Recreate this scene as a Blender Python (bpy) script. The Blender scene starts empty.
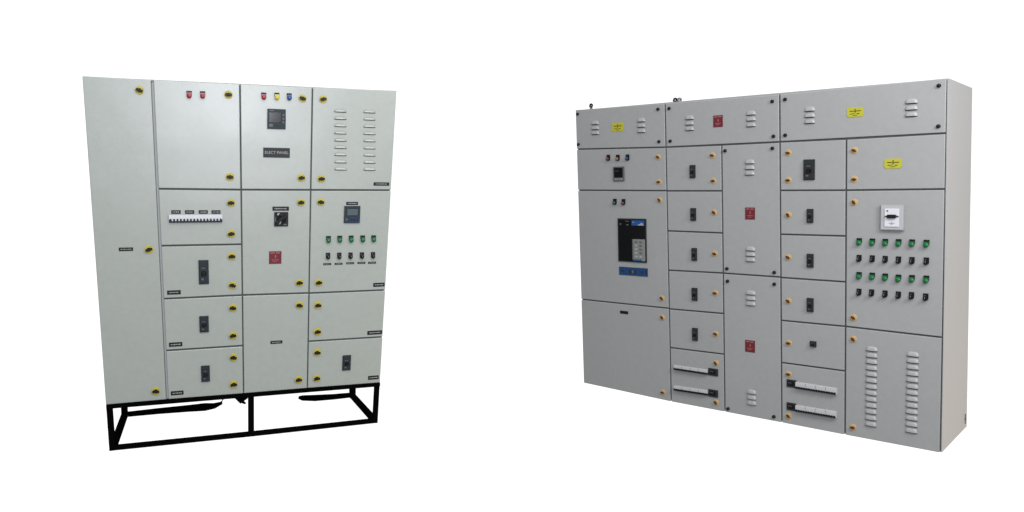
import bpy, bmesh, math, random
from mathutils import Vector, Matrix
# positions in metres on each cabinet (x along the front, z from its top edge)
D = {"cam": [[0.999452, 0.033091, -0.0, 0.0], [-0.003464, 0.104619, -0.994506, 0.0], [-0.032909, 0.993962, 0.104677, 1.947083], [0.0, 0.0, 0.0, 1.0]],
 "f": 812.3902066661121, "cy": 252.56364621459232, "ML": [[0.929721, -0.364437, 0.052963, -2.683633], [0.365406, 0.930799, -0.009597, 5.362299], [-0.0458, 0.028276, 0.99855, 2.62136], [0.0, 0.0, 0.0, 1.0]],
 "MR": [[0.745535, 0.666467, -0.0, 0.592696], [-0.666467, 0.745535, -0.0, 7.066645], [-0.0, -0.0, 1.0, 2.399523], [0.0, 0.0, 0.0, 1.0]],
 "Ldoors": {"1": [[-0.0538, -0.0017], [0.3566, -0.0037], [0.3925, -2.188], [0.0104, -2.1904]],
 "2A": [[0.3566, -0.0037], [0.9116, -0.0022], [0.9074, -0.7298], [0.3685, -0.7264]],
 "2B": [[0.3685, -0.7264], [0.9074, -0.7298], [0.9053, -1.1136], [0.3748, -1.1134]],
 "2C": [[0.3748, -1.1134], [0.9053, -1.1136], [0.9032, -1.476], [0.3809, -1.4798]],
 "2D": [[0.3809, -1.4798], [0.9032, -1.476], [0.9012, -1.8421], [0.3868, -1.8429]],
 "2E": [[0.3868, -1.8429], [0.9012, -1.8421], [0.8992, -2.1905], [0.3925, -2.188]],
 "3A": [[0.9116, -0.0022], [1.4021, -0.0012], [1.3841, -0.7289], [0.9074, -0.7298]],
 "3B": [[0.9074, -0.7298], [1.3841, -0.7289], [1.3656, -1.4805], [0.9032, -1.476]],
 "3C": [[0.9032, -1.476], [1.3656, -1.4805], [1.3481, -2.1905], [0.8992, -2.1905]],
 "4A": [[1.4021, -0.0012], [2.0121, 0.0071], [1.9719, -0.7283], [1.3841, -0.7289]],
 "4B": [[1.3841, -0.7289], [1.9719, -0.7283], [1.9307, -1.4815], [1.3656, -1.482]],
 "4C": [[1.3656, -1.482], [1.9307, -1.4815], [1.911, -1.8415], [1.3567, -1.8404]],
 "4D": [[1.3567, -1.8404], [1.911, -1.8415], [1.8916, -2.1947], [1.3481, -2.1905]]}, "Lout": [[-0.0538, -0.0017], [2.0121, 0.0071], [1.8916, -2.1947], [0.0104, -2.1904]],
 "DL": 0.897602387638607, "Llat": [["1", 0.2803, -0.0762], ["1", 0.308, -1.1357], ["1", 0.3237, -2.1221], ["2A", 0.8361, -0.0783], ["2A", 0.8359, -0.6406], ["2B", 0.8388, -0.8207], ["2B", 0.8369, -1.0373], ["2C", 0.8381, -1.196], ["2C", 0.8386, -1.4014], ["2D", 0.8377, -1.5636], ["2D", 0.8352, -1.7628], ["2E", 0.8355, -1.9216], ["2E", 0.8341, -2.1179], ["3A", 1.3326, -0.081], ["3A", 1.3199, -0.642], ["3B", 1.315, -0.8178], ["3B", 1.2985, -1.4009], ["3C", 1.2969, -1.5665], ["3C", 1.286, -2.1211], ["4A", 1.4767, -0.08], ["4A", 1.4609, -0.6473], ["4B", 1.4554, -0.8156], ["4B", 1.4368, -1.4049], ["4C", 1.43, -1.5729], ["4C", 1.4252, -1.7701], ["4D", 1.4218, -1.9264], ["4D", 1.417, -2.1213]],
 "Llamp": [["2A", "red", 0.5855, -0.0902], ["2A", "red", 0.6704, -0.0883], ["3A", "red", 1.0689, -0.0781], ["3A", "yellow", 1.1573, -0.075], ["3A", "blue", 1.2413, -0.0744], ["4B", "green", 1.5086, -1.0887], ["4B", "green", 1.5903, -1.0878], ["4B", "green", 1.674, -1.0881], ["4B", "green", 1.7596, -1.0884], ["4B", "green", 1.8415, -1.0887]],
 "Lsw": [["4B", 1.5046, -1.2117], ["4B", 1.5864, -1.2127], ["4B", 1.669, -1.2136], ["4B", 1.7537, -1.2145], ["4B", 1.8369, -1.2143]],
 "Llab": [["1", 0.1667, -1.1315, 0.0863, 0.0232], ["2C", 0.4564, -1.4367, 0.0864, 0.0283], ["2D", 0.4582, -1.8023, 0.085, 0.0288], ["2E", 0.4596, -2.1482, 0.0816, 0.028], ["3B", 1.1738, -0.8622, 0.1132, 0.029], ["4B", 1.6821, -0.8261, 0.086, 0.023], ["3C", 1.1321, -1.8303, 0.083, 0.0219], ["4A", 1.8998, -0.6817, 0.1174, 0.0243], ["4B", 1.8821, -1.4382, 0.0856, 0.0286], ["4C", 1.8504, -1.803, 0.1121, 0.0289], ["4D", 1.8405, -2.1513, 0.0803, 0.0292], ["4B", 1.4986, -1.2705, 0.0565, 0.0139], ["4B", 1.5816, -1.2705, 0.0571, 0.0139], ["4B", 1.6666, -1.2683, 0.0577, 0.014], ["4B", 1.7502, -1.2684, 0.0584, 0.0141], ["4B", 1.8299, -1.2694, 0.0589, 0.0141], ["2B", 0.4832, -0.883, 0.0591, 0.024], ["2B", 0.5694, -0.8834, 0.0588, 0.0242], ["2B", 0.6568, -0.8839, 0.059, 0.0243], ["2B", 0.7399, -0.8843, 0.0586, 0.0244]],
 "Lname": ["3A", 1.1505, -0.4671, 0.1814, 0.0688],
 "Lmeter": ["3A", 1.1526, -0.2322, 0.1242, 0.1391],
 "Lmeter2": ["4B", 1.6807, -0.9066, 0.1161, 0.1244],
 "Lrotary": ["3B", 1.1761, -0.9376, 0.096, 0.1017],
 "Lred": ["3B", 1.1317, -1.2125, 0.0853, 0.0902],
 "Lmccb": [["2C", 0.6511, -1.3013, 0.065, 0.1677], ["2D", 0.6456, -1.6691, 0.0604, 0.1145], ["2E", 0.6472, -2.024, 0.0566, 0.1149], ["4D", 1.6372, -2.0199, 0.0618, 0.1139]],
 "Lmcb": ["2B", 0.6088, -0.9286, 0.3409, 0.0528],
 "Llouv": [["4A", 1.6064, -0.1575, 1.5901, -0.5735], ["4A", 1.8201, -0.1546, 1.8005, -0.5728]],
 "Llw": 0.092, "fr": {"tl": [0.0116, -2.1905],
 "tr": [1.8916, -2.1947],
 "fl_top": [0.0305, -2.1944],
 "fl_bot": [0.0393, -2.5123],
 "c_top": [0.9513, -2.1893],
 "c_bot": [0.9473, -2.5128],
 "fr_top": [1.8711, -2.1917],
 "fr_bot": [1.8558, -2.5063],
 "rl_top": [0.0575, -2.449],
 "rl_bot": [0.0565, -2.5527],
 "rr_top": [1.8517, -2.4511],
 "rr_bot": [1.8487, -2.5595],
 "rlr": [[0.0833, -2.5504], [0.2984, -2.5475], [0.5305, -2.5483], [0.6489, -2.5494], [0.7209, -2.5379], [0.7755, -2.5168], [0.7881, -2.489]],
 "rrr": [[1.3923, -2.5314], [1.4246, -2.5385], [1.5288, -2.5481], [1.6874, -2.5517], [1.8217, -2.5501]],
 "clump": [[0.8473, -2.3174], [0.876, -2.3437], [0.9047, -2.3821], [0.9345, -2.357], [0.9571, -2.3273]]}, "Rdoors": {"1A": [[-0.0087, 0.0168], [0.8714, 0.0046], [0.8745, -0.3373], [-0.0062, -0.3188]],
 "1B": [[-0.0062, -0.3188], [0.8745, -0.3373], [0.8776, -0.6813], [-0.0035, -0.6723]],
 "1C": [[-0.0035, -0.6723], [0.8776, -0.6813], [0.8862, -1.6305], [0.0038, -1.6304]],
 "1D": [[0.0038, -1.6304], [0.8862, -1.6305], [0.8931, -2.4002], [0.0095, -2.3806]],
 "2T": [[0.8714, 0.0046], [1.8068, -0.0027], [1.8097, -0.3375], [0.8745, -0.3373]],
 "2A": [[0.8745, -0.3373], [1.355, -0.3396], [1.3574, -0.6854], [0.8776, -0.6829]],
 "2B": [[0.8776, -0.6829], [1.3574, -0.6854], [1.3597, -1.0053], [0.8805, -1.0024]],
 "2C": [[0.8805, -1.0024], [1.3597, -1.0053], [1.3619, -1.3131], [0.8834, -1.3194]],
 "2D": [[0.8834, -1.3194], [1.3619, -1.3131], [1.3642, -1.6271], [0.8862, -1.6346]],
 "2E": [[0.8862, -1.6346], [1.3642, -1.6271], [1.3664, -1.9458], [0.8891, -1.9528]],
 "2F": [[0.8891, -1.9528], [1.3664, -1.9458], [1.3697, -2.4002], [0.8931, -2.4002]],
 "3A": [[1.355, -0.3396], [1.8097, -0.3383], [1.8181, -1.3147], [1.3619, -1.3138]],
 "3B": [[1.3619, -1.3138], [1.8181, -1.3147], [1.8275, -2.4001], [1.3697, -2.4002]],
 "4T": [[1.8068, -0.0027], [2.8996, 0.0088], [2.9008, -0.3317], [1.8097, -0.3375]],
 "4A": [[1.8097, -0.3375], [2.2763, -0.3383], [2.2781, -0.686], [1.8127, -0.6848]],
 "4B": [[1.8127, -0.6848], [2.2781, -0.686], [2.2798, -0.9997], [1.8154, -1.0014]],
 "4C": [[1.8154, -1.0014], [2.2798, -0.9997], [2.2815, -1.3176], [1.8182, -1.3176]],
 "4D": [[1.8182, -1.3176], [2.2815, -1.3176], [2.2831, -1.6294], [1.8209, -1.6336]],
 "4E": [[1.8209, -1.6336], [2.2831, -1.6294], [2.2848, -1.9454], [1.8236, -1.9484]],
 "4F": [[1.8236, -1.9484], [2.2848, -1.9454], [2.2872, -2.4016], [1.8275, -2.4001]],
 "5A": [[2.2763, -0.3383], [2.9008, -0.3317], [2.902, -0.682], [2.2781, -0.686]],
 "5B": [[2.2781, -0.686], [2.902, -0.682], [2.9054, -1.6359], [2.2831, -1.6294]],
 "5C": [[2.2831, -1.6294], [2.9054, -1.6359], [2.9081, -2.4008], [2.2872, -2.4016]]}, "Rout": [[-0.0087, 0.0168], [2.8996, 0.0088], [2.9081, -2.4008], [0.0095, -2.3806]],
 "Rmid": [[0.8714, 0.0046], [1.8068, -0.0027], [1.8275, -2.4001], [0.8931, -2.4002]],
 "Rback": [[0.5991, -0.0216], [0.6449, -2.3982]],
 "brk": [0.6008, -2.3282],
 "Rsc": [["1A", 0.015, -0.0193], ["1A", 0.0155, -0.2775], ["1A", 0.8115, -0.0349], ["1A", 0.816, -0.2896], ["2T", 0.912, -0.0359], ["2T", 0.9182, -0.2905], ["2T", 1.7557, -0.0466], ["2T", 1.7652, -0.2945], ["4T", 1.8503, -0.0397], ["4T", 1.852, -0.2911], ["4T", 2.8446, -0.033], ["4T", 2.847, -0.2855], ["3A", 1.3867, -0.384], ["3A", 1.7571, -0.3801], ["3A", 1.397, -1.2755], ["3A", 1.772, -1.2812], ["3B", 1.4016, -1.3713], ["3B", 1.7721, -1.3677], ["3B", 1.4, -2.37], ["3B", 1.7694, -2.3656]],
 "Rlat": [["1B", 0.8054, -0.4129], ["1B", 0.8094, -0.6108], ["1C", 0.8129, -0.7559], ["1C", 0.8221, -1.5523], ["1D", 0.8225, -1.7106], ["1D", 0.8187, -2.3356], ["2A", 1.2808, -0.4154], ["2A", 1.2872, -0.6085], ["2B", 1.2919, -0.8491], ["2C", 1.2948, -1.1665], ["2D", 1.2965, -1.4724], ["2E", 1.2981, -1.7925], ["2F", 1.2977, -2.0242], ["2F", 1.2955, -2.3382], ["4A", 1.8729, -0.4178], ["4A", 1.8735, -0.6118], ["4B", 1.8741, -0.8599], ["4C", 1.875, -1.1657], ["4D", 1.877, -1.485], ["4E", 1.8802, -1.7949], ["4F", 1.8797, -2.0267], ["4F", 1.8806, -2.3404], ["5A", 2.3311, -0.4176], ["5A", 2.3333, -0.6119], ["5B", 2.3329, -0.7673], ["5B", 2.3373, -1.561], ["5C", 2.3379, -1.712], ["5C", 2.3425, -2.3376]],
 "Rmccb": [["2A", 1.113, -0.5331, 0.0474, 0.1001], ["2B", 1.1156, -0.8654, 0.0462, 0.0983], ["2C", 1.1211, -1.1788, 0.045, 0.0997], ["2D", 1.1206, -1.4944, 0.048, 0.1009], ["2E", 1.1207, -1.8152, 0.0469, 0.1006], ["4A", 2.0258, -0.5392, 0.0785, 0.1429], ["4B", 2.0342, -0.8632, 0.0456, 0.0973], ["4C", 2.0366, -1.1805, 0.0469, 0.097], ["4D", 2.0384, -1.4982, 0.0472, 0.0991], ["4E", 2.0613, -1.7787, 0.0449, 0.0408]],
 "Rmcb": [["2F", 0.9344, -2.0898, 1.2315, -2.0834, 1.2311, -2.1261, 0.934, -2.1248], ["2F", 0.9321, -2.2586, 1.2301, -2.2496, 1.2297, -2.2926, 0.9316, -2.2977], ["4F", 1.9395, -2.0772, 2.2313, -2.0704, 2.2318, -2.1222, 1.9396, -2.1144], ["4F", 1.9401, -2.2475, 2.2307, -2.24, 2.2311, -2.2898, 1.9403, -2.2873]],
 "Rwin": [["2F", 1.2758, -2.0983, 0.0805, 0.0576], ["2F", 1.2745, -2.2688, 0.0808, 0.0579], ["4F", 1.904, -2.092, 0.0714, 0.056], ["4F", 1.9045, -2.2654, 0.0716, 0.0564]],
 "Rlouv": [["1A", 0.1958, -0.1444, 0.0809, 0.1241], ["1A", 0.6516, -0.1507, 0.0783, 0.1273], ["2T", 1.0887, -0.1588, 0.0771, 0.1253], ["2T", 1.592, -0.1586, 0.0764, 0.1255], ["4T", 2.0254, -0.1608, 0.0769, 0.1247], ["4T", 2.685, -0.157, 0.0786, 0.1231], ["3A", 1.5809, -0.5114, 0.0782, 0.1237], ["3A", 1.5855, -1.1547, 0.079, 0.1206], ["3B", 1.5866, -1.4856, 0.0808, 0.122], ["3B", 1.5924, -2.2459, 0.0767, 0.1264]],
 "Rlouvbig": [["5C", 2.4612, -2.0241, 0.08, 0.5693], ["5C", 2.7216, -2.0233, 0.0798, 0.5612]],
 "Ryel": [["1A", 0.4229, -0.1521, 0.116, 0.0728], ["4T", 2.334, -0.1616, 0.1092, 0.0643], ["5A", 2.5795, -0.5114, 0.1104, 0.0652]],
 "Rred": [["2T", 1.3293, -0.1605, 0.0771, 0.0873], ["3A", 1.5837, -0.8526, 0.0762, 0.0883], ["3B", 1.5814, -1.8545, 0.0776, 0.0901]],
 "Rlamp": [["1B", "red", 0.3268, -0.4051], ["1B", "amber", 0.4224, -0.4082], ["1B", "blue", 0.5179, -0.4087], ["1C", "green", 0.3842, -0.7726], ["1C", "red", 0.47, -0.7749], ["5B", "green", 2.372, -1.0344], ["5B", "green", 2.4575, -1.0344], ["5B", "green", 2.5403, -1.0335], ["5B", "green", 2.6234, -1.0325], ["5B", "green", 2.7058, -1.0314], ["5B", "green", 2.7921, -1.0312], ["5B", "green", 2.3736, -1.2666], ["5B", "green", 2.4595, -1.2653], ["5B", "green", 2.5427, -1.2662], ["5B", "green", 2.6262, -1.268], ["5B", "green", 2.7089, -1.2656], ["5B", "green", 2.7956, -1.2639]],
 "Rsw": [["5B", 2.3722, -1.1487], ["5B", 2.458, -1.1475], ["5B", 2.541, -1.1475], ["5B", 2.6243, -1.1474], ["5B", 2.7069, -1.1473], ["5B", 2.7933, -1.1458], ["5B", 2.3739, -1.3808], ["5B", 2.4569, -1.3796], ["5B", 2.5434, -1.3802], ["5B", 2.627, -1.3809], ["5B", 2.708, -1.3785], ["5B", 2.794, -1.3807]],
 "Rmeter": ["1B", 0.4288, -0.5375, 0.1057, 0.1189],
 "Racb": ["1C", 0.5472, -1.089, 0.2774, 0.3618],
 "Racbblue": ["1C", 0.6109, -0.9437, 0.1223, 0.0437],
 "Racbgrey": ["1C", 0.6217, -1.1665, 0.1104, 0.1788],
 "Rplate": ["1C", 0.5518, -1.3499, 0.2798, 0.0683],
 "Rslot": ["1D", 0.4527, -1.7032, 0.0787, 0.0241],
 "Rwhite": ["5B", 2.5844, -0.8648, 0.1451, 0.1677],
 "Reye": [[0.1353, 0.0197], [0.9475, 0.0026], [0.9848, 0.0009]]}
WB = .50
WT = 1.2
AREAS = [
 ('flash_lamp', (1.0,-.9,2.85), (-2.0,5.5,2.2), 380, .55, .55, (.88,.91,1)),
 ('left_top_lamp', (-1.3,2.7,4.3), (-2.1,5.5,1.9), 35, .8, .6, (.93,.97,1)),
 ('ceiling_lamp', (1.5,1.5,5.5), (1.6,6,1.2), 250, 3, 1.5),
 ('right_lamp', (3.6,1.9,3.6), (2.6,5.3,1.5), 235, 1.2, 1.2),
 ('warm_bounce_fill', (5.2,3.6,-.5), (2.9,5.4,.1), 78, .8, .8, (1,.72,.42)),  # added fill, imitates warm bounce on the lower side wall
]
C = bpy.context.scene
COL = C.collection
random.seed(7)

# ------------------------------------------------------------------ materials
def mat(name, col, rough=0.5, metal=0.0, spec=0.3, bump=0.0, bscale=300.0, var=0.0, vscale=3.0, coat=0.0, wave=0.0):
    m = bpy.data.materials.new(name); m.use_nodes = True
    nt = m.node_tree; b = nt.nodes['Principled BSDF']
    b.inputs['Base Color'].default_value = (*col, 1)
    b.inputs['Roughness'].default_value = rough
    b.inputs['Metallic'].default_value = metal
    b.inputs['Specular IOR Level'].default_value = spec
    if coat: b.inputs['Coat Weight'].default_value = coat
    tc = nt.nodes.new('ShaderNodeTexCoord')
    if var:
        n = nt.nodes.new('ShaderNodeTexNoise'); n.inputs['Scale'].default_value = vscale
        n.inputs['Detail'].default_value = 6; nt.links.new(tc.outputs['Object'], n.inputs['Vector'])
        mr = nt.nodes.new('ShaderNodeMapRange'); mr.inputs['To Min'].default_value = 1-var; mr.inputs['To Max'].default_value = 1+var
        nt.links.new(n.outputs['Fac'], mr.inputs['Value'])
        mx = nt.nodes.new('ShaderNodeVectorMath'); mx.operation = 'SCALE'
        mx.inputs[0].default_value = col; nt.links.new(mr.outputs['Result'], mx.inputs['Scale'])
        nt.links.new(mx.outputs['Vector'], b.inputs['Base Color'])
    if bump:
        n = nt.nodes.new('ShaderNodeTexNoise'); n.inputs['Scale'].default_value = bscale
        n.inputs['Detail'].default_value = 3; nt.links.new(tc.outputs['Object'], n.inputs['Vector'])
        bp = nt.nodes.new('ShaderNodeBump'); bp.inputs['Strength'].default_value = bump; bp.inputs['Distance'].default_value = 0.001
        nt.links.new(n.outputs['Fac'], bp.inputs['Height']); nt.links.new(bp.outputs['Normal'], b.inputs['Normal'])
        if wave:                        # slight waviness of folded sheet steel
            n2 = nt.nodes.new('ShaderNodeTexNoise'); n2.inputs['Scale'].default_value = 2.2; n2.inputs['Detail'].default_value = 1
            nt.links.new(tc.outputs['Object'], n2.inputs['Vector'])
            b2 = nt.nodes.new('ShaderNodeBump'); b2.inputs['Strength'].default_value = wave; b2.inputs['Distance'].default_value = 0.012
            nt.links.new(n2.outputs['Fac'], b2.inputs['Height']); nt.links.new(b2.outputs['Normal'], bp.inputs['Normal'])
    return m

M = dict(
    lpaint=mat('pale_green_grey_powder_coat', (.172, .186, .171), .33, spec=.38, bump=.5, bscale=150, wave=.5, var=.07, vscale=22),
    lcarc=mat('cabinet_carcass_paint', (.14, .148, .152), .5, spec=.3, bump=.2),
    rpaint=mat('light_grey_powder_coat', (.158, .160, .158), .40, spec=.35, bump=.4, bscale=150, wave=.5, var=.07, vscale=22),
    rcarc=mat('light_grey_carcass_paint', (.158, .160, .162), .45, spec=.3, bump=.25, bscale=260, var=.03, vscale=2.0),
    gasket_and_shade=mat('dark_gasket_and_slot_shade', (.040, .044, .045), .8, spec=.1),  # door gaskets, also the painted shade under louvre hoods
    black=mat('black_plastic', (.004, .004, .0045), .45, spec=.12),
    blackframe=mat('black_enamelled_steel', (.0012, .0012, .0013), .9, spec=.0),
    dgrey=mat('charcoal_plastic', (.010, .011, .012), .5, spec=.15, var=.2, vscale=60),
    bluegrey=mat('blue_black_plastic', (.007, .012, .016), .5, spec=.15, var=.2, vscale=60),
    screen=mat('dark_display_glass', (.002, .0025, .003), .15, spec=.2),
    lcd=mat('grey_blue_display', (.035, .05, .06), .3, spec=.2),
    mgrey=mat('mid_grey_plastic', (.045, .048, .05), .5, spec=.25),
    lgrey=mat('light_grey_plastic', (.16, .165, .17), .5, spec=.3, var=.12, vscale=80),
    white=mat('white_plastic', (.31, .315, .335), .45, spec=.3),
    offw2=mat('pale_grey_plastic', (.2,.203,.207), .5, spec=.3),
    offwhite=mat('off_white_plastic', (.25, .255, .26), .45, spec=.3),
    yellow=mat('yellow_plastic', (.25, .21, .03), .5, spec=.2, var=.5, vscale=110),
    signyellow=mat('yellow_sign_plastic', (.21, .20, .016), .5, spec=.2, var=.1, vscale=80),
    signblack=mat('sign_ink', (.03, .03, .01), .6, spec=.1),
    peach=mat('passivated_brass', (.25, .165, .07), .45, spec=.3, var=.25, vscale=120),
    brown=mat('dark_bronze_lock_core', (.028, .010, .007), .5, spec=.2, var=.3, vscale=120),
    red=mat('red_lens', (.14, .006, .010), .35, spec=.3),
    redsign=mat('red_sign_plastic', (.068, .008, .012), .5, spec=.15, var=.35, vscale=90),
    pink=mat('sign_marks', (.16, .06, .06), .5, spec=.1),
    amber=mat('amber_lens', (.20, .085, .02), .35, spec=.3),
    lensyellow=mat('yellow_lens', (.26, .22, .015), .35, spec=.3),
    blue=mat('blue_lens', (.004, .026, .10), .35, spec=.3),
    bluelab=mat('blue_label', (.005, .036, .115), .5, spec=.2, var=.25, vscale=60),
    plateblue=mat('deep_blue_plate', (.004, .022, .065), .5, spec=.2, var=.3, vscale=40),
    ash=mat('ash_grey_plastic', (.095, .098, .092), .5, spec=.3, var=.2, vscale=90),
    navy=mat('navy_keypad', (.004, .011, .04), .5, spec=.2, var=.3, vscale=120),
    green=mat('green_lens', (.002, .060, .016), .35, spec=.25),
    dullred=mat('dull_red_lens', (.055, .016, .012), .35, spec=.3), dullamber=mat('dull_amber_lens', (.13, .06, .016), .35, spec=.3),
    dullblue=mat('dull_blue_lens', (.006, .026, .07), .35, spec=.3), dullgreen=mat('dull_green_lens', (.004, .04, .015), .35, spec=.3),
    steel=mat('dull_steel', (.08, .08, .085), .4, metal=.6, spec=.3),
    cable=mat('black_cable_sheath', (.0015, .0015, .0015), .8, spec=.03),
    floor=mat('white_floor', (.93, .93, .93), .9, spec=.0, var=.005),
)

# ------------------------------------------------------------------ mesh builder
class MB:
    def __init__(s): s.v = []; s.f = []; s.m = []; s.mats = []; s.sm = []
    def mi(s, m):
        m = M[m]
        if m not in s.mats: s.mats.append(m)
        return s.mats.index(m)
    def add(s, vs, fs, m, smooth=False):
        k = len(s.v); s.v += [tuple(v) for v in vs]; i = s.mi(m)
        for f in fs: s.f.append([k+a for a in f]); s.m.append(i); s.sm.append(smooth)
    def box(s, x0, x1, y0, y1, z0, z1, m):
        s.add([(x0,y0,z0),(x1,y0,z0),(x1,y1,z0),(x0,y1,z0),(x0,y0,z1),(x1,y0,z1),(x1,y1,z1),(x0,y1,z1)],
              [(0,3,2,1),(4,5,6,7),(0,1,5,4),(1,2,6,5),(2,3,7,6),(3,0,4,7)], m)
    def prism(s, poly, y0, y1, m):      # poly counter-clockwise seen from the front (-y)
        n = len(poly)
        s.add([(x,y0,z) for x,z in poly]+[(x,y1,z) for x,z in poly],
              [tuple(range(n)), tuple(range(2*n-1, n-1, -1))]+[(i, i+n, (i+1)%n+n, (i+1)%n) for i in range(n)], m)
    def cyl(s, cx, cz, r, y0, y1, m, n=24, r0=None):   # front face at y0
        r0 = r if r0 is None else r0
        P = [(math.cos(2*math.pi*i/n), math.sin(2*math.pi*i/n)) for i in range(n)]
        s.add([(cx+r0*a, y0, cz+r0*b) for a,b in P]+[(cx+r*a, y1, cz+r*b) for a,b in P],
              [tuple(range(n)), tuple(range(2*n-1, n-1, -1))]+[(i, i+n, (i+1)%n+n, (i+1)%n) for i in range(n)], m)
    def dome(s, cx, cz, r, y0, h, m, n=20, k=5):       # bulges to -y from y0
        vs = []; fs = []
        for j in range(k):
            a = math.pi/2*j/k
            for i in range(n):
                t = 2*math.pi*i/n; vs.append((cx+r*math.cos(a)*math.cos(t), y0-h*math.sin(a), cz+r*math.cos(a)*math.sin(t)))
        vs.append((cx, y0-h, cz))
        for j in range(k-1):
            for i in range(n):
                i2 = (i+1)%n; fs.append((j*n+i, j*n+i2, (j+1)*n+i2, (j+1)*n+i))
        for i in range(n): fs.append(((k-1)*n+i, (k-1)*n+(i+1)%n, len(vs)-1))
        s.add(vs, fs, m, True)
    def beam(s, p, q, w, m, h=None):    # rectangular bar between two points
        p = Vector(p); q = Vector(q); d = (q-p).normalized(); h = h or w
        up = Vector((0,0,1)) if abs(d.z) < .8 else Vector((0,1,0))
        a = d.cross(up).normalized(); b = a.cross(d).normalized()
        vs = [e + a*sx*w/2 + b*sz*h/2 for e in (p,q) for sx,sz in ((-1,-1),(1,-1),(1,1),(-1,1))]
        s.add(vs, [(0,3,2,1),(4,5,6,7),(0,1,5,4),(1,2,6,5),(2,3,7,6),(3,0,4,7)], m)
    def tube(s, pts, rs, m, n=10):
        pts = [Vector(p) for p in pts]; vs = []; fs = []
        for i, p in enumerate(pts):
            d = (pts[min(i+1,len(pts)-1)]-pts[max(i-1,0)]).normalized()
            up = Vector((0,0,1)) if abs(d.z) < .9 else Vector((1,0,0))
            a = d.cross(up).normalized(); b = a.cross(d).normalized()
            for j in range(n):
                t = 2*math.pi*j/n; vs.append(p + (a*math.cos(t)+b*math.sin(t))*rs[i])
        for i in range(len(pts)-1):
            for j in range(n):
                j2 = (j+1)%n; fs.append((i*n+j, (i+1)*n+j, (i+1)*n+j2, i*n+j2))
        fs.append(tuple(range(n))); k = (len(pts)-1)*n; fs.append(tuple(range(k+n-1, k-1, -1)))
        s.add(vs, fs, m, True)
    def text(s, body, size, cx, cz, y, m):
        cu = bpy.data.curves.new('t', 'FONT'); cu.body = body; cu.size = size; cu.align_x = 'CENTER'; cu.align_y = 'CENTER'; cu.extrude = .0006
        o = bpy.data.objects.new('t', cu); COL.objects.link(o)
        me = bpy.data.meshes.new_from_object(o.evaluated_get(bpy.context.evaluated_depsgraph_get()))
        s.add([(cx+v.co.x, y-v.co.z, cz+v.co.y) for v in me.vertices], [tuple(p.vertices) for p in me.polygons], m)
        bpy.data.objects.remove(o); bpy.data.curves.remove(cu); bpy.data.meshes.remove(me)
    def build(s, name, parent=None, loc=(0,0,0), bevel=0.0, shear=0.0, seg=2):
        me = bpy.data.meshes.new(name)
        me.from_pydata([(x+shear*z, y, z) for x,y,z in s.v], [], s.f)
        for m in s.mats: me.materials.append(m)
        for p, i, sm in zip(me.polygons, s.m, s.sm): p.material_index = i; p.use_smooth = sm
        me.update()
        bm = bmesh.new(); bm.from_mesh(me); bmesh.ops.recalc_face_normals(bm, faces=bm.faces); bm.to_mesh(me); bm.free()
        o = bpy.data.objects.new(name, me); COL.objects.link(o); o.parent = parent; o.location = loc
        if bevel:
            b = o.modifiers.new('bevel', 'BEVEL'); b.width = bevel; b.segments = seg; b.limit_method = 'ANGLE'; b.angle_limit = math.radians(40)
        return o

def dup(o, parent, loc, rot=0.0):
    c = o.copy(); COL.objects.link(c); c.parent = parent; c.location = loc; c.rotation_euler = (0, rot, 0)
    return c
class Pool:            # first use builds the mesh, later uses copy the object
    def __init__(s): s.d = {}
    def get(s, key, fn, parent, x, z, rot=0.0, label=None):
        if key not in s.d: o = fn(parent); o.location = (x,0,z); o.rotation_euler = (0,rot,0); s.d[key] = o
        else: o = dup(s.d[key], parent, (x,0,z), rot)
        if label: o['label'] = label
        return o
pool = Pool()

# ------------------------------------------------------------------ small components (all stand on the door face y = 0, towards -y)
def latch_yellow(p):
    b = MB(); b.cyl(0,0,.0285,-.004,0,'yellow',28); b.cyl(0,0,.0165,-.007,-.0035,'yellow',24)
    b.cyl(0,0,.0135,-.016,-.006,'black',20)
    b.prism([(-.022,-.0085),(-.010,-.0095),(0,-.0065),(.012,-.0095),(.022,-.0075),(.022,.0075),(.010,.0085),(0,.0065),(-.012,.0095),(-.022,.0075)], -.024, -.015, 'black')
    for k in range(4):
        a = math.pi/4+k*math.pi/2; b.cyl(.0215*math.cos(a), .0215*math.sin(a), .0022, -.0052, -.0035, 'signblack', 8)
    return b.build('latch', p, bevel=.001)
def latch_brass(p):
    b = MB(); b.cyl(0,0,.025,-.003,0,'peach',28,.0225); b.cyl(0,0,.015,-.007,-.0025,'peach',24,.014)
    b.cyl(0,0,.0095,-.010,-.006,'brown',18)
    b.prism([(-.015,.003),(-.004,-.006),(.014,-.010),(.016,-.002),(.004,.006),(-.012,.012)], -.016, -.009, 'brown')
    return b.build('latch', p, bevel=.001)
def screw(p):
    b = MB(); b.cyl(0,0,.0125,-.010,0,'black',20); b.dome(0,0,.0125,-.010,.006,'black')
    return b.build('fixing_screw', p)
def lamp(colour, w):
    def fn(p):
        b = MB(); b.box(-w,w,-.008,0,-.002,.025,'black'); b.cyl(0,-.006,w*.90,-.010,0,'black',24)
        b.box(-w*.82,w*.82,-.014,-.005,.015,.024,'black')
        b.cyl(0,-.009,w*.93,-.021,-.009,colour,24); b.dome(0,-.009,w*.93,-.021,.007,colour)
        b.box(-w*.86,w*.86,-.019,-.007,-.007,.013,colour)
        return b.build('indicator_lamp', p)
    return fn
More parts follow.
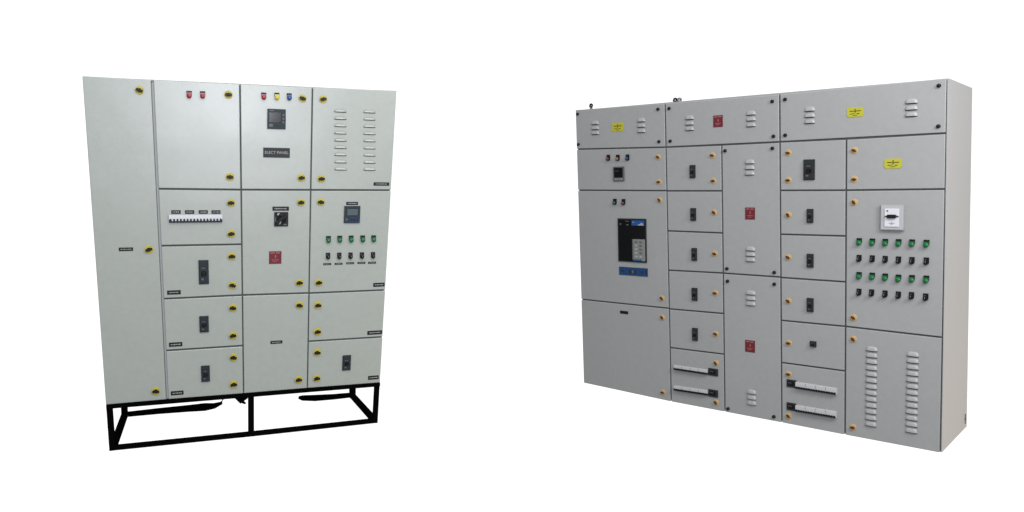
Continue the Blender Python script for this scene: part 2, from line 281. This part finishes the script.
def lamp_dull(c):
    def fn(p):
        b = MB(); w = .015
        b.box(-w,w,-.010,0,-.004,.028,'black'); b.cyl(0,-.008,w,-.016,0,'black',24)
        b.cyl(-.001,-.006,.0125,-.024,-.015,'dull'+c,20); b.dome(-.001,-.006,.0125,-.024,.005,'dull'+c)
        return b.build('indicator_lamp', p)
    return fn
def switch(p):
    b = MB(); w = .0155
    b.box(-w,w,-.006,0,-.002,.025,'black'); b.cyl(0,-.007,w,-.012,0,'black',24)
    b.cyl(0,-.008,.0125,-.022,-.011,'black',20); b.box(-.0035,.0035,-.032,-.02,-.021,.006,'black')
    b.box(-.009,-.001,-.0075,-.005,.006,.013,'mgrey'); b.box(-.0012,.0012,-.0328,-.0315,-.006,.004,'lgrey')
    return b.build('selector_switch', p)

def plate(p, x, z, w, h, n=3, name='label_plate', sh=0, tone='lgrey'):
    b = MB(); b.box(-w/2,w/2,-.003,0,-h/2,h/2,'black')
    L = w*.74; xx = -L/2; k = 0
    while xx < L/2-.002:       # worn, unreadable engraving
        cw = min(random.choice((.004,.006,.009)), L/2-xx); hh = h*.13*random.uniform(.7,1.2)
        b.box(xx, xx+cw, -.0036, -.0028, -hh, hh, tone); xx += cw+random.choice((.0025,.004)); k += 1
    return b.build(name, p, (x,0,z), shear=sh)
def mccb(p, x, z, w, h, sh=0, body='bluegrey', tall=True):
    b = MB(); a, c = w/2, h/2
    b.box(-a,a,-.010,0,-c,c,body); b.box(-a*.86,a*.86,-.016,-.008,-c*.92,c*.92,body)
    b.box(-a*.5,a*.5,-.0175,-.014,-c*.32,c*.10,'screen')
    b.box(-a*.26,a*.26,-.034,-.014,-c*.26,-c*.02,'black')
    b.box(-a*.6,a*.6,-.0168,-.015,c*.52,c*.78,'dgrey' if body!='dgrey' else 'bluegrey')
    b.box(-a*.5,-a*.05,-.0168,-.015,-c*.68,-c*.5,'mgrey'); b.box(a*.15,a*.55,-.0168,-.015,-c*.8,-c*.55,'dgrey')
    b.box(-a*.45,a*.3,-.0172,-.015,c*.30,c*.38,'mgrey')
    return b.build('circuit_breaker', p, (x,0,z), bevel=.0012, shear=sh)
def louvres(p, x, z, w, pitches, h, d, slot=.003, name='louvre_vent'):
    b = MB(); N = 12; K = 6
    for zc in pitches:
        vs = []; fs = []
        for i in range(N+1):
            u = i/N*2-1; e = (1-abs(u)**3.6)**.5 if abs(u) < 1 else 0
            for k in range(K+1):
                t = k/K; yy = -d*e*(.25*t+.75*math.sin(t*math.pi/2)); zz = h*e*(1-t)**1.0 if k else h*e
                zz = h*e*(.25*(1-t)+.75*math.cos(t*math.pi/2))
                vs.append((u*w/2, yy-.0004, zc+zz-h/2))
        for i in range(N):
            for k in range(K):
                q = i*(K+1)+k; fs.append((q, q+1, q+K+2, q+K+1))
        b.add(vs, fs, PAINT, True)
        e_ = []
        for i in range(N+1):                       # dark opening under the hood
            u = i/N*2-1; e = (1-abs(u)**3.6)**.5 if abs(u) < 1 else 0
            e_ += [(u*w/2, -.0003, zc-h/2+.0004), (u*w/2*.98, -d*e*.93-.0003, zc-h/2+.0006)]
        b.add(e_, [(2*i, 2*i+1, 2*i+3, 2*i+2) for i in range(N)], 'gasket_and_shade')
        b.box(-w/2*.92, w/2*.92, -.0008, 0, zc-h/2-slot, zc-h/2+.0012, 'gasket_and_shade')  # slot plus the hood's shade below it, painted as a dark strip
    return b.build(name, p, (x,0,z))

def sign_red(p, x, z, w, h, sh=0):
    b = MB(); a, c = w/2, h/2
    b.box(-a,a,-.003,0,-c,c,'redsign')
    b.box(-a*.8,-a*.1,-.0036,-.002,c*.66,c*.84,'pink'); b.box(a*.1,a*.75,-.0036,-.002,c*.66,c*.84,'pink')
    b.prism([(-a*.1,c*.0),(a*.02,c*.0),(-a*.04,-c*.26),(a*.22,c*.14),(a*.06,c*.14),(a*.16,c*.42),(-a*.02,c*.42)], -.0038, -.002, 'pink')
    b.box(-a*.6,a*.6,-.0036,-.002,-c*.42,-c*.32,'pink'); b.box(-a*.45,a*.3,-.0036,-.002,-c*.66,-c*.58,'pink')
    for sx in (-1,1):
        for sz in (-1,1): b.cyl(sx*a*.88, sz*c*.88, .003, -.005, -.002, 'signblack', 8)
    return b.build('danger_sign', p, (x,0,z), shear=sh)
def sign_yellow(p, x, z, w, h):
    b = MB(); a, c = w/2, h/2; r = c*.35
    b.prism([(-a,-c+r),(-a+r,-c),(a-r,-c),(a,-c+r),(a,c-r),(a-r,c),(-a+r,c),(-a,c-r)], -.003, 0, 'signyellow')
    b.box(-a*.66,-a*.14,-.0036,-.002,c*.12,c*.30,'signblack'); b.box(a*.14,a*.68,-.0036,-.002,c*.12,c*.30,'signblack')
    b.prism([(-a*.10,c*.05),(a*.00,c*.05),(-a*.06,-c*.5),(a*.14,c*.22),(a*.03,c*.22),(a*.10,c*.62),(-a*.04,c*.62)], -.0038, -.002, 'signblack')
    b.box(-a*.6,-a*.35,-.0036,-.002,-c*.45,-c*.3,'signblack'); b.box(-a*.28,-a*.14,-.0036,-.002,-c*.4,-c*.22,'signblack'); b.box(a*.2,a*.5,-.0036,-.002,-c*.45,-c*.28,'signblack')
    b.box(-a*.3,a*.28,-.0036,-.002,-c*.72,-c*.6,'signblack')
    return b.build('danger_sign', p, (x,0,z))

def inset(poly, gl, gr, gt, gb):      # poly: TL, TR, BR, BL
    (x0,z0),(x1,z1),(x2,z2),(x3,z3) = poly
    return [(x0+gl,z0-gt),(x1-gr,z1-gt),(x2-gr,z2+gb),(x3+gl,z3+gb)]
def door_mesh(poly, paint, parent, th=.012, seg=3, label=None):
    b = MB(); tl,tr,br,bl = poly
    b.prism([bl,br,tr,tl], 0, th, paint)
    o = b.build('door', parent, bevel=.0042, seg=seg)
    if label: o['label'] = label
    return o

def root(name, mtx, label):
    e = bpy.data.objects.new(name, None); COL.objects.link(e); e.matrix_world = Matrix(mtx); e.empty_display_size = .3
    e['label'] = label; e['category'] = 'electrical panel'
    return e

def based(mtx, dz):   # the Empty sits at the thing's base
    m = Matrix(mtx) @ Matrix.Translation((0,0,dz)); return m

# ================================================================== LEFT PANEL
PAINT = 'lpaint'
ZL = -min(D['fr']['fl_bot'][1], D['fr']['fr_bot'][1])
LP0 = root('electrical_panel', based(D['ML'], -ZL), 'pale green-grey cabinet of doors with yellow latches, standing on a black steel frame')
class Off:                                 # children use coordinates measured from the cabinet's top; shift once
    pass
def hexa(b, f4, y0, k4, y1, m):            # front quad TL TR BR BL at y0, back quad at y1
    vs = [(x,y0,z) for x,z in f4]+[(x,y1,z) for x,z in k4]
    b.add(vs, [(0,1,2,3),(7,6,5,4),(0,4,5,1),(1,5,6,2),(2,6,7,3),(3,7,4,0)], m)
def lshear(x): # the sides draw in slightly towards the base
    o = D['Lout']; k0 = (o[0][0]-o[3][0])/(o[0][1]-o[3][1]); k1 = (o[1][0]-o[2][0])/(o[1][1]-o[2][1])
    t = (x-o[0][0])/(o[1][0]-o[0][0]); return k0*(1-t)+k1*t
o_ = D['Lout']; DL = D['DL']
b = MB()
f4 = inset(o_, .001,.001,.001,.001)
hexa(b, f4, .0128, f4, DL, 'lcarc')
b.prism(list(reversed(inset(o_, .012,.012,.012,.012))), .0095, .0135, 'gasket_and_shade')
# mullion strip between the tall door and the rest
d1 = D['Ldoors']['1']
b.prism(list(reversed([(d1[1][0]-.004,d1[1][1]-.02),(d1[1][0]+.011,d1[1][1]-.006),(d1[2][0]+.011,d1[2][1]+.004),(d1[2][0]-.003,d1[2][1]+.004)])), .006, .0125, 'lcarc')
carc = b.build('carcass', LP0, (0,0,ZL), bevel=.004)
LD = {}
lab = {'1':'full height plain narrow door at the left end', '2A':'door with two red lamps', '3A':'door with power meter and nameplate', '4A':'door with two columns of louvres'}
for k, poly in D['Ldoors'].items():
    col, row = k[0], k[1:]
    gl = {'1':0,'2':.010,'3':.0045,'4':.0045}[col]; gr = {'1':.006,'2':.0035,'3':.0035,'4':0}[col]
    gt = 0 if row in ('','A') else .0055; last = k in ('1','2E','3C','4D'); gb = 0 if last else .0055
    d = door_mesh(inset(poly, gl, gr, gt, gb), 'lpaint', LP0, label=lab.get(k)); d.location = (0,0,ZL); LD[k] = d
rots = [-.38,.30,-.12,-.05,-.08,.03,.12,.02,-.25,-.1,.1,-.15,.05,-.3,.12,.06,.03,-.2,.04,.2,.05,-.08,.1,0,.1,-.06,.08]
for i,(k,x,z) in enumerate(D['Llat']):
    pool.get('ly', latch_yellow, LD[k], x, z, -rots[i%len(rots)] if i else .35)
for k,c,x,z in D['Llamp']:
    cc = {'yellow':'lensyellow'}.get(c,c)
    pool.get('l'+cc, lamp(cc,.017), LD[k], x, z, label=c+' indicator lamp')
for k,x,z in D['Lsw']: pool.get('sw', switch, LD[k], x, z)
for k,x,z,w,h in D['Llab']: plate(LD[k], x, z, w, h, sh=lshear(x))
k,x,z,w,h = D['Lname']
b = MB(); b.box(-w/2,w/2,-.004,0,-h/2,h/2,'bluegrey'); b.box(-w/2+.003,w/2-.003,-.0046,-.003,-h/2+.004,h/2-.004,'dgrey')
b.text('ELECT PANEL', .027, 0, 0, -.0052, 'lgrey'); b.build('nameplate', LD[k], (x,0,z), shear=lshear(x))
k,x,z,w,h = D['Lmeter']; a,c = w/2,h/2
b = MB(); b.box(-a,a,-.012,0,-c,c,'bluegrey'); b.box(-a*.84,a*.50,-.0135,-.010,-c*.38,c*.66,'screen')
for j in range(3): b.box(a*.62,a*.84,-.015,-.010,c*(.42-.36*j)-.008,c*(.42-.36*j)+.006,'mgrey')
b.box(-a*.82,-a*.4,-.0135,-.010,-c*.8,-c*.5,'mgrey'); b.box(-a*.8,-a*.3,-.0128,-.010,c*.76,c*.88,'mgrey')
for j in range(4): b.cyl(-a*.1+j*a*.26,-c*.66,.006,-.0145,-.01,'dgrey',12)
b.build('power_meter', LD[k], (x,0,z), bevel=.0015, shear=lshear(x))
k,x,z,w,h = D['Lmeter2']; a,c = w/2,h/2
b = MB(); b.box(-a,a,-.014,0,-c,c,'bluegrey'); b.box(-a*.64,a*.68,-.016,-.012,-c*.10,c*.62,'lcd')
b.box(-a*.3,a*.94,-.016,-.012,-c*.92,-c*.36,'navy'); b.prism([(-a*.86,-c*.82),(-a*.42,-c*.58),(-a*.80,-c*.40)], -.0165, -.012, 'lcd')
for j in range(3): b.box(a*(-.15+.35*j),a*(.05+.35*j),-.0185,-.015,-c*.72,-c*.54,'black')
b.build('power_meter', LD[k], (x,0,z), bevel=.0015, shear=lshear(x))
k,x,z,w,h = D['Lrotary']; a,c = w/2,h/2
b = MB(); b.box(-a,a,-.010,0,-c,c,'black'); b.cyl(0,0,a*.66,-.016,-.009,'screen',28)
t_ = math.radians(38); ca, sa = math.cos(t_), math.sin(t_)
b.prism([(ca*u-sa*v, sa*u+ca*v) for u,v in ((-a*.95,-.008),(a*.85,-.008),(a*.95,.004),(a*.85,.010),(-a*.95,.010))], -.034, -.014, 'black')
b.prism([(-a*.60,c*.62),(-a*.45,c*.50),(-a*.22,c*.86),(-a*.5,c*.9)], -.012, -.009, 'lgrey')
b.prism([(-a*.4,-c*.72),(-a*.15,-c*.68),(a*.05,-c*.30),(-a*.14,-c*.34)], -.018, -.009, 'lgrey')
b.box(a*.3,a*.8,-.0115,-.009,-c*.85,-c*.68,'mgrey'); b.box(-a*.9,-a*.78,-.0115,-.009,-c*.4,c*.3,'mgrey')
b.build('rotary_switch', LD[k], (x,0,z), bevel=.001, shear=lshear(x))
k,x,z,w,h = D['Lred']; sign_red(LD[k], x, z, w, h, lshear(x))
for k,x,z,w,h in D['Lmccb']: mccb(LD[k], x, z, w, h, lshear(x))
k,x,z,w,h = D['Lmcb']; n = 16
b = MB(); b.box(-w/2,w/2,-.016,0,-h*.08,h/2,'white'); b.box(-w/2,w/2,-.010,0,-h/2,-h*.06,'bluegrey')
for j in range(n):
    xc = -w/2+w*(j+.5)/n; q = w/n
    b.prism([(xc-q*.30,-h*.42),(xc+q*.30,-h*.42),(xc+q*.16,h*.02),(xc-q*.16,h*.02)], -.024, -.012, 'bluegrey')
    b.prism([(xc+q*.36,-h*.30),(xc+q*.64,-h*.30),(xc+q*.8,-h*.05),(xc+q*.2,-h*.05)], -.015, -.009, 'white') if j < n-1 else None
    if j%4: b.box(xc-q*.5-.0006,xc-q*.5+.0006,-.0166,-.015,0,h*.48,'offwhite')
b.build('breaker_row', LD[k], (x,0,z), shear=lshear(x))
for k,x1,z1,x2,z2 in D['Llouv']:
    zc = (z1+z2)/2; pit = [zc0-zc for zc0 in [z1+(z2-z1)*j/8 for j in range(9)]]
    louvres(LD[k], (x1+x2)/2, zc+.004, D['Llw']*1.03, pit, .021, .012, .0055)
# black steel frame
F = D['fr']; w = .031; yf = .018
def P3(n, y): return (F[n][0], y, F[n][1])
zt = lambda n: F[n][1]
b = MB()
zl, zr = F['tl'][1]-.014, F['tr'][1]-.014
b.beam((F['tl'][0],yf-.012,zl),(F['tr'][0],yf-.012,zr), .032,'blackframe',.029)
zbk = F['tl'][1]-.013
b.beam((F['tl'][0]+.012,yf,zl),(F['rl_bot'][0],DL,zl), .026,'blackframe'); b.beam((F['tr'][0]-.012,yf,zr),(F['rr_bot'][0],DL,zr), .026,'blackframe')
b.beam((F['rl_bot'][0],DL,zl),(F['rr_bot'][0],DL,zr), .026,'blackframe')
fr = b.build('base_frame', LP0, (0,0,ZL), bevel=.002)
def fpart(name, p, q, w, h=None):
    b = MB(); b.beam(p, q, w, 'blackframe', h); return b.build(name, fr, bevel=.002)
fpart('leg', (F['fl_top'][0],yf,zl-.012),(F['fl_bot'][0],yf,F['fl_bot'][1]-.006), .038)
fpart('leg', (F['c_top'][0],yf,zl-.012),(F['c_bot'][0],yf,F['c_bot'][1]-.004), .040)
fpart('leg', (F['fr_top'][0],yf,zr-.012),(F['fr_bot'][0],yf,F['fr_bot'][1]-.006), .037)
rz = F['rl_bot'][1]; rz2 = F['rr_bot'][1]
fpart('leg', (F['rl_bot'][0],DL,zl-.012),(F['rl_bot'][0],DL,rz-.004), .046)
fpart('leg', (F['rr_bot'][0],DL,zr-.012),(F['rr_bot'][0],DL,rz2-.006), .050)
zb = .010
fpart('bottom_rail', (F['fl_bot'][0],yf,F['fl_bot'][1]+zb),(F['c_bot'][0],yf,F['c_bot'][1]+zb), .032,.033)
fpart('bottom_rail', (F['c_bot'][0],yf,F['c_bot'][1]+zb),(F['fr_bot'][0],yf,F['fr_bot'][1]+zb), .032,.033)
fpart('bottom_rail', (F['fl_bot'][0]+.004,yf+.01,F['fl_bot'][1]+zb+.004),(F['rl_bot'][0],DL,rz+zb), .046,.034)
fpart('bottom_rail', (F['fr_bot'][0]-.004,yf+.01,F['fr_bot'][1]+zb+.004),(F['rr_bot'][0],DL,rz2+zb), .046,.034)
def rail(pts, rs):
    b = MB(); b.tube([(x,DL,z) for x,z in pts], rs, 'blackframe', 12); return b.build('rear_rail', fr)
A = F['rlr']; rail([(F['rl_bot'][0],A[0][1]+.016)]+[(x,z+d_) for (x,z),d_ in zip(A,(.012,.013,.014,.015,.006,.004,.006))], (.021,.022,.025,.029,.033,.024,.014,.007))
B_ = F['rrr']; rail([(x,z+.008) for x,z in B_]+[(F['rr_bot'][0],B_[-1][1]+.006)], (.012,.024,.028,.025,.023,.023))
b = MB(); G = F['clump']; b.tube([(x,DL*.5,z+.012) for x,z in G], (.014,.026,.030,.026,.014), 'cable', 12)
b.tube([(G[2][0]+.005,DL*.5,G[2][1]),(G[2][0]+.022,DL*.5,G[2][1]-.012),(G[2][0]+.034,DL*.5,G[2][1]-.020)], (.012,.010,.006), 'cable', 8)
b.build('cable_bundle', fr)

# ================================================================== RIGHT PANEL
PAINT = 'rpaint'
o_ = D['Rout']; ZR = -min(o_[2][1], o_[3][1])+.0
RP0 = root('electrical_panel', based(D['MR'], -ZR), 'wider light grey cabinet without a frame, its plain side wall showing at the right')
Bk = D['Rback']; depth = (Bk[0][0]+Bk[1][0])/2
b = MB()
eps = .0008
fq = inset(o_, eps,0,eps,eps); sh_ = D['Rback']
back = [(fq[0][0]+.0,Bk[0][1]),(fq[1][0],Bk[0][1]),(fq[2][0],Bk[1][1]),(fq[3][0],Bk[1][1])]
vs = [(x,.0128,z) for x,z in fq]+[(back[0][0],Bk[0][0]+.008,back[0][1]),(back[1][0],Bk[0][0]+.008,back[1][1]),(back[2][0],Bk[1][0]+.014,back[2][1]),(back[3][0],Bk[1][0]+.014,back[3][1])]
b.add(vs, [(0,1,2,3),(7,6,5,4),(0,4,5,1),(1,5,6,2),(2,6,7,3),(3,7,4,0)], 'rcarc')
# return lip beside the right-hand doors
b.prism(list(reversed([(o_[1][0]-.010,o_[1][1]-.002),(o_[1][0],o_[1][1]-.002),(o_[2][0],o_[2][1]+.003),(o_[2][0]-.004,o_[2][1]+.003)])), .001, .013, 'rcarc')
b.prism(list(reversed(inset(o_, .014,.010,.014,.010))), .0095, .0135, 'gasket_and_shade')
Dr = D['Rdoors']; P_ = [o_[0], D['Rmid'][0], D['Rmid'][1], (o_[1][0]-.004,o_[1][1]), (o_[2][0]-.004,o_[2][1]), Dr['4F'][2], D['Rmid'][2], Dr['2F'][2], D['Rmid'][3], o_[3]]
cx_ = sum(p[0] for p in P_)/len(P_); cz_ = sum(p[1] for p in P_)/len(P_)
b.prism([(x+(.0012 if x<cx_ else 0), z+(.0012 if z<cz_ else -.0012)) for x,z in reversed(P_)], .0135, .04, 'rcarc')
carcR = b.build('carcass', RP0, (0,0,ZR), bevel=.005, seg=3)
RD = {}
labR = {'1C':'door with the large black air circuit breaker','1D':'plain bottom door with a black slot','5B':'door with four rows of lamps and switches','5C':'door with two tall louvre columns','5A':'door with a yellow danger sign'}
for k, poly in D['Rdoors'].items():
    edge_l = k[0]=='1'; edge_r = k in ('4T','5A','5B','5C'); top = k in ('1A','2T','4T'); bot = k in ('1D','2F','3B','4F','5C')
    g = .0055
    d = door_mesh(inset(poly, 0 if edge_l else g, .014 if edge_r else g, 0 if top else g, 0 if bot else g), 'rpaint', RP0, label=labR.get(k))
    d.location = (0,0,ZR); RD[k] = d
for i,(k,x,z) in enumerate(D['Rlat']): pool.get('lr', latch_brass, RD[k], x, z, random.uniform(-.5,.5))
for k,x,z in D['Rsc']: pool.get('sc', screw, RD[k], x, z)
for k,c,x,z in D['Rlamp']:
    if k[0]=='1' : pool.get('D'+c, lamp_dull(c), RD[k], x, z, label='dim '+c+' indicator lamp'); continue
    pool.get('R'+c, lamp(c,.0165), RD[k], x, z, label=c+' indicator lamp')
for k,x,z in D['Rsw']: pool.get('sw', switch, RD[k], x, z)
for k,x,z,w,h in D['Rmccb']: mccb(RD[k], x, z, w, h, 0, 'dgrey')
for k,x,z,w,h in D['Rlouv']:
    louvres(RD[k], x, z, w, [h*.5-h*(.15+.335*j) for j in range(3)], h*.24, .0135, .007)
for k,x,z,w,h in D['Rlouvbig']:
    louvres(RD[k], x, z, w, [h*.5-h*(j+.5)/13 for j in range(13)], h/13*.66, .0125, .009)
for k,x,z,w,h in D['Ryel']: sign_yellow(RD[k], x, z, w, h)
for k,x,z,w,h in D['Rred']: sign_red(RD[k], x, z, w, h)
for v in D['Rmcb']:
    k = v[0]; x0,z0,x1,z1,x2,z2,x3,z3 = v[1:]; cx, cz = (x0+x2)/2, (z0+z1+z2+z3)/4
    L = x1-x0; h = ((z0-z3)+(z1-z2))/2; sl = ((z1+z2)-(z0+z3))/2/L
    b = MB(); n = 16
    Z = lambda x, t: sl*x+t*h
    def q4(xa,xb,ta,tb): return [(xa,Z(xa,ta)),(xb,Z(xb,ta)),(xb,Z(xb,tb)),(xa,Z(xa,tb))]
    wl = -.10 if k=='2F' else -.22
    b.prism(q4(-L/2,L/2,wl,.5), -.022, 0, 'offwhite'); b.prism(q4(-L/2,L/2,-.5,wl+.02), -.012, 0, 'dgrey' if k=='2F' else 'mgrey')
    if k=='4F': b.prism(q4(L/2-.001,L/2+.003,-.5,.5), -.022, 0, 'offwhite')
    for j in range(n):
        xc = -L/2+L*(j+.5)/n; qd = L/n
        b.prism(q4(xc-qd*.3,xc+qd*.3,wl-.26,wl+.08), -.028, -.014, 'black')
        if j%4==0 and j: b.prism(q4(xc-qd*.56,xc-qd*.44,-.08,.49), -.0232, -.021, 'mgrey')
        elif j: b.prism(q4(xc-qd*.53,xc-qd*.47,-.08,.3), -.0228, -.021, 'lgrey')
    b.build('breaker_row', RD[k], (cx,0,cz))
for k,x,z,w,h in D['Rwin']:
    b = MB(); a,c = w/2,h/2; b.box(-a,a,-.008,0,-c,c,'dgrey'); b.box(-a*.8,a*.55,-.010,-.006,-c*.55,c*.65,'screen'); b.box(-a*.7,a*.1,-.0115,-.009,c*.1,c*.25,'mgrey')
    b.box(-a*.1,a*.3,-.016,-.009,-c*.4,c*.05,'black')
    b.build('residual_current_breaker', RD[k], (x,0,z), bevel=.001)
k,x,z,w,h = D['Rmeter']; a,c = w/2,h/2
b = MB(); b.box(-a,a,-.012,0,-c,c,'mgrey'); b.box(-a*.82,a*.80,-.0138,-.010,-c*.52,c*.84,'screen')
for j in range(4): b.box(-a*.72+j*a*.4,-a*.46+j*a*.4,-.015,-.011,-c*.82,-c*.68,'lgrey')
b.box(-a*.6,a*.1,-.0146,-.012,c*.35,c*.42,'lcd')
b.build('power_meter', RD[k], (x,0,z), bevel=.0015)
# air circuit breaker
k,x,z,w,h = D['Racb']; a,c = w/2,h/2
b = MB(); b.box(-a,a,-.008,0,-c,c,'dgrey'); b.box(-a*.93,a*.93,-.012,-.006,-c*.95,c*.95,'screen')
_,bx,bz,bw,bh = D['Racbblue']; bx-=x; bz-=z
b.box(bx-bw/2,bx+bw/2,-.0145,-.011,bz-bh/2,bz+bh/2,'bluelab')
b.box(bx+bw*.02,bx+bw*.44,-.0152,-.013,bz-bh*.44,bz-bh*.2,'lgrey'); b.box(bx+bw*.2,bx+bw*.4,-.0152,-.013,bz-bh*.2,bz+bh*.02,'lgrey'); b.box(bx-bw*.42,bx-bw*.3,-.0152,-.013,bz+bh*.05,bz+bh*.2,'lgrey')
_,gx,gz,gw,gh = D['Racbgrey']; gx-=x; gz-=z
b.box(gx-gw/2,gx+gw/2,-.020,-.011,gz-gh/2,gz+gh/2,'ash')
for r in range(5):
    for cc in range(2):
        b.box(gx-gw*.36+cc*gw*.4,gx-gw*.14+cc*gw*.4,-.0225,-.019,gz+gh*(.34-.17*r),gz+gh*(.41-.17*r),random.choice(('mgrey','lgrey','mgrey')))
b.box(gx-gw*.58,gx-gw*.5,-.022,-.011,gz-gh*.46,gz+gh*.5,'mgrey')
for j in range(4): b.box(gx-gw*.52+j*gw*.2,gx-gw*.38+j*gw*.2,-.0228,-.019,gz-gh*.5,gz-gh*.42,'bluelab')
b.box(-a*.42,-a*.16,-.0135,-.011,c*.86,c*.89,'mgrey'); b.box(-a*.34,-a*.22,-.0135,-.011,c*.68,c*.74,'mgrey'); b.cyl(-a*.78,c*.74,.008,-.0135,-.011,'mgrey',12)
b.build('air_circuit_breaker', RD[k], (x,0,z), bevel=.0015)
k,x,z,w,h = D['Rplate']; a,c = w/2,h/2
b = MB(); b.box(-a,a,-.004,0,-c,c,'plateblue')
b.box(-a*.28,a*.22,-.0048,-.003,-c*.5,c*.35,'dgrey'); b.cyl(-a*.02,-c*.05,c*.38,-.0056,-.004,'mgrey',16)
b.box(-a*.85,-a*.65,-.0048,-.003,-c*.2,c*.2,'navy'); b.cyl(a*.62,0,c*.34,-.0048,-.003,'navy',16); b.box(a*.86,a*.96,-.0048,-.003,-c*.5,c*.5,'navy')
b.build('nameplate', RD[k], (x,0,z), shear=0)
k,x,z,w,h = D['Rslot']; plate(RD[k], x, z, w, h, tone='black')
k,x,z,w,h = D['Rwhite']; a,c = w/2,h/2
b = MB(); b.box(-a,a,-.022,0,-c,c,'rcarc'); b.box(-a*.94,a*.94,-.024,-.02,-c*.94,c*.94,'offw2')
b.box(-a*.62,a*.62,-.029,-.022,-c*.72,c*.70,'white')
b.prism([(-a*.62,c*.10),(-a*.36,c*.02),(a*.36,c*.02),(a*.66,c*.10),(a*.36,c*.19),(-a*.36,c*.19)], -.036, -.028, 'brown')
b.box(-a*.34,a*.36,-.044,-.030,-c*.04,c*.24,'black')
b.cyl(-a*.38,c*.52,.006,-.031,-.028,'mgrey',12)
b.prism([(-a*.28,-c*.44),(0,-c*.56),(a*.3,-c*.44),(a*.06,-c*.40),(a*.02,-c*.28),(-a*.04,-c*.40)], -.0305, -.028, 'lgrey')
b.build('fault_relay', RD[k], (x,0,z), bevel=.002)
# lifting eyes on the roof
for i,(x,z) in enumerate(D['Reye']):
    b = MB(); b.cyl(0,.0,.010,-.0,.02,'steel',12)
    b = MB()
    b.tube([(0,0,-.02),(0,0,.012)], (.009,.009), 'steel', 12)
    ring = [(math.cos(t)*.012,0,.024+math.sin(t)*.012) for t in [2*math.pi*j/20-.5*math.pi for j in range(21)]]
    b.tube(ring, [.0085]*21, 'steel' if i==2 else 'black', 10); b.cyl(0,-.008,.014,-.006,.006,'steel',16)
    o = b.build('lifting_eye', RP0, (x,.03,z+ZR)); o.rotation_euler = (0,0,math.radians((0,50,50)[i]))
y_, z_ = D['brk']
b = MB(); b.box(0,.006,0,.014,-.035,.035,'mgrey'); b.cyl(.003,0,.006,-.004,.002,'black',10)
b.build('side_bracket', RP0, (o_[2][0]-.002, y_, z_+ZR), bevel=.001)

# ================================================================== setting, lights, camera
W = bpy.data.worlds.new('World'); C.world = W; W.use_nodes = True
nt = W.node_tree; bg = nt.nodes['Background']; bg.inputs['Color'].default_value = (1,1,1,1)
tc = nt.nodes.new('ShaderNodeTexCoord'); sp = nt.nodes.new('ShaderNodeSeparateXYZ'); nt.links.new(tc.outputs['Generated'], sp.inputs[0])
def ramp(out, a, b, lo, hi):
    m = nt.nodes.new('ShaderNodeMapRange'); m.interpolation_type = 'SMOOTHSTEP'
    for n_, v_ in (('From Min',a),('From Max',b),('To Min',lo),('To Max',hi)): m.inputs[n_].default_value = v_
    nt.links.new(sp.outputs[out], m.inputs['Value']); return m.outputs['Result']
def add(p, q):
    m = nt.nodes.new('ShaderNodeMath'); m.operation = 'ADD'; nt.links.new(p, m.inputs[0]); nt.links.new(q, m.inputs[1]); return m.outputs[0]
# world gradient shaped for the light: white ahead, bright above, dimmer behind and below
nt.links.new(add(ramp('Y', -.1, .55, WB, 1.15), ramp('Z', .1, .9, 0, WT)), bg.inputs['Strength'])

def area(name, loc, target, power, sx, sy, col=(1,1,1)):
    l = bpy.data.lights.new(name, 'AREA'); l.shape = 'RECTANGLE'; l.size = sx; l.size_y = sy; l.energy = power; l.color = col
    o = bpy.data.objects.new(name, l); COL.objects.link(o); o.location = loc
    o.rotation_euler = (Vector(target)-Vector(loc)).to_track_quat('-Z','Y').to_euler(); return o
for a_ in AREAS: area(*a_)

cam = bpy.data.cameras.new('camera'); co = bpy.data.objects.new('camera', cam); COL.objects.link(co)
co.matrix_world = Matrix(D['cam'])
cam.sensor_width = 36; cam.lens = 36*D['f']/1024; cam.clip_end = 500
cam.shift_y = (D['cy']-256)/1024
C.camera = co
C.render.engine = 'CYCLES'; C.render.resolution_x = 1024; C.render.resolution_y = 512
C.view_settings.view_transform = 'Standard'; C.view_settings.look = 'None'; C.view_settings.exposure = 0; C.view_settings.gamma = 1
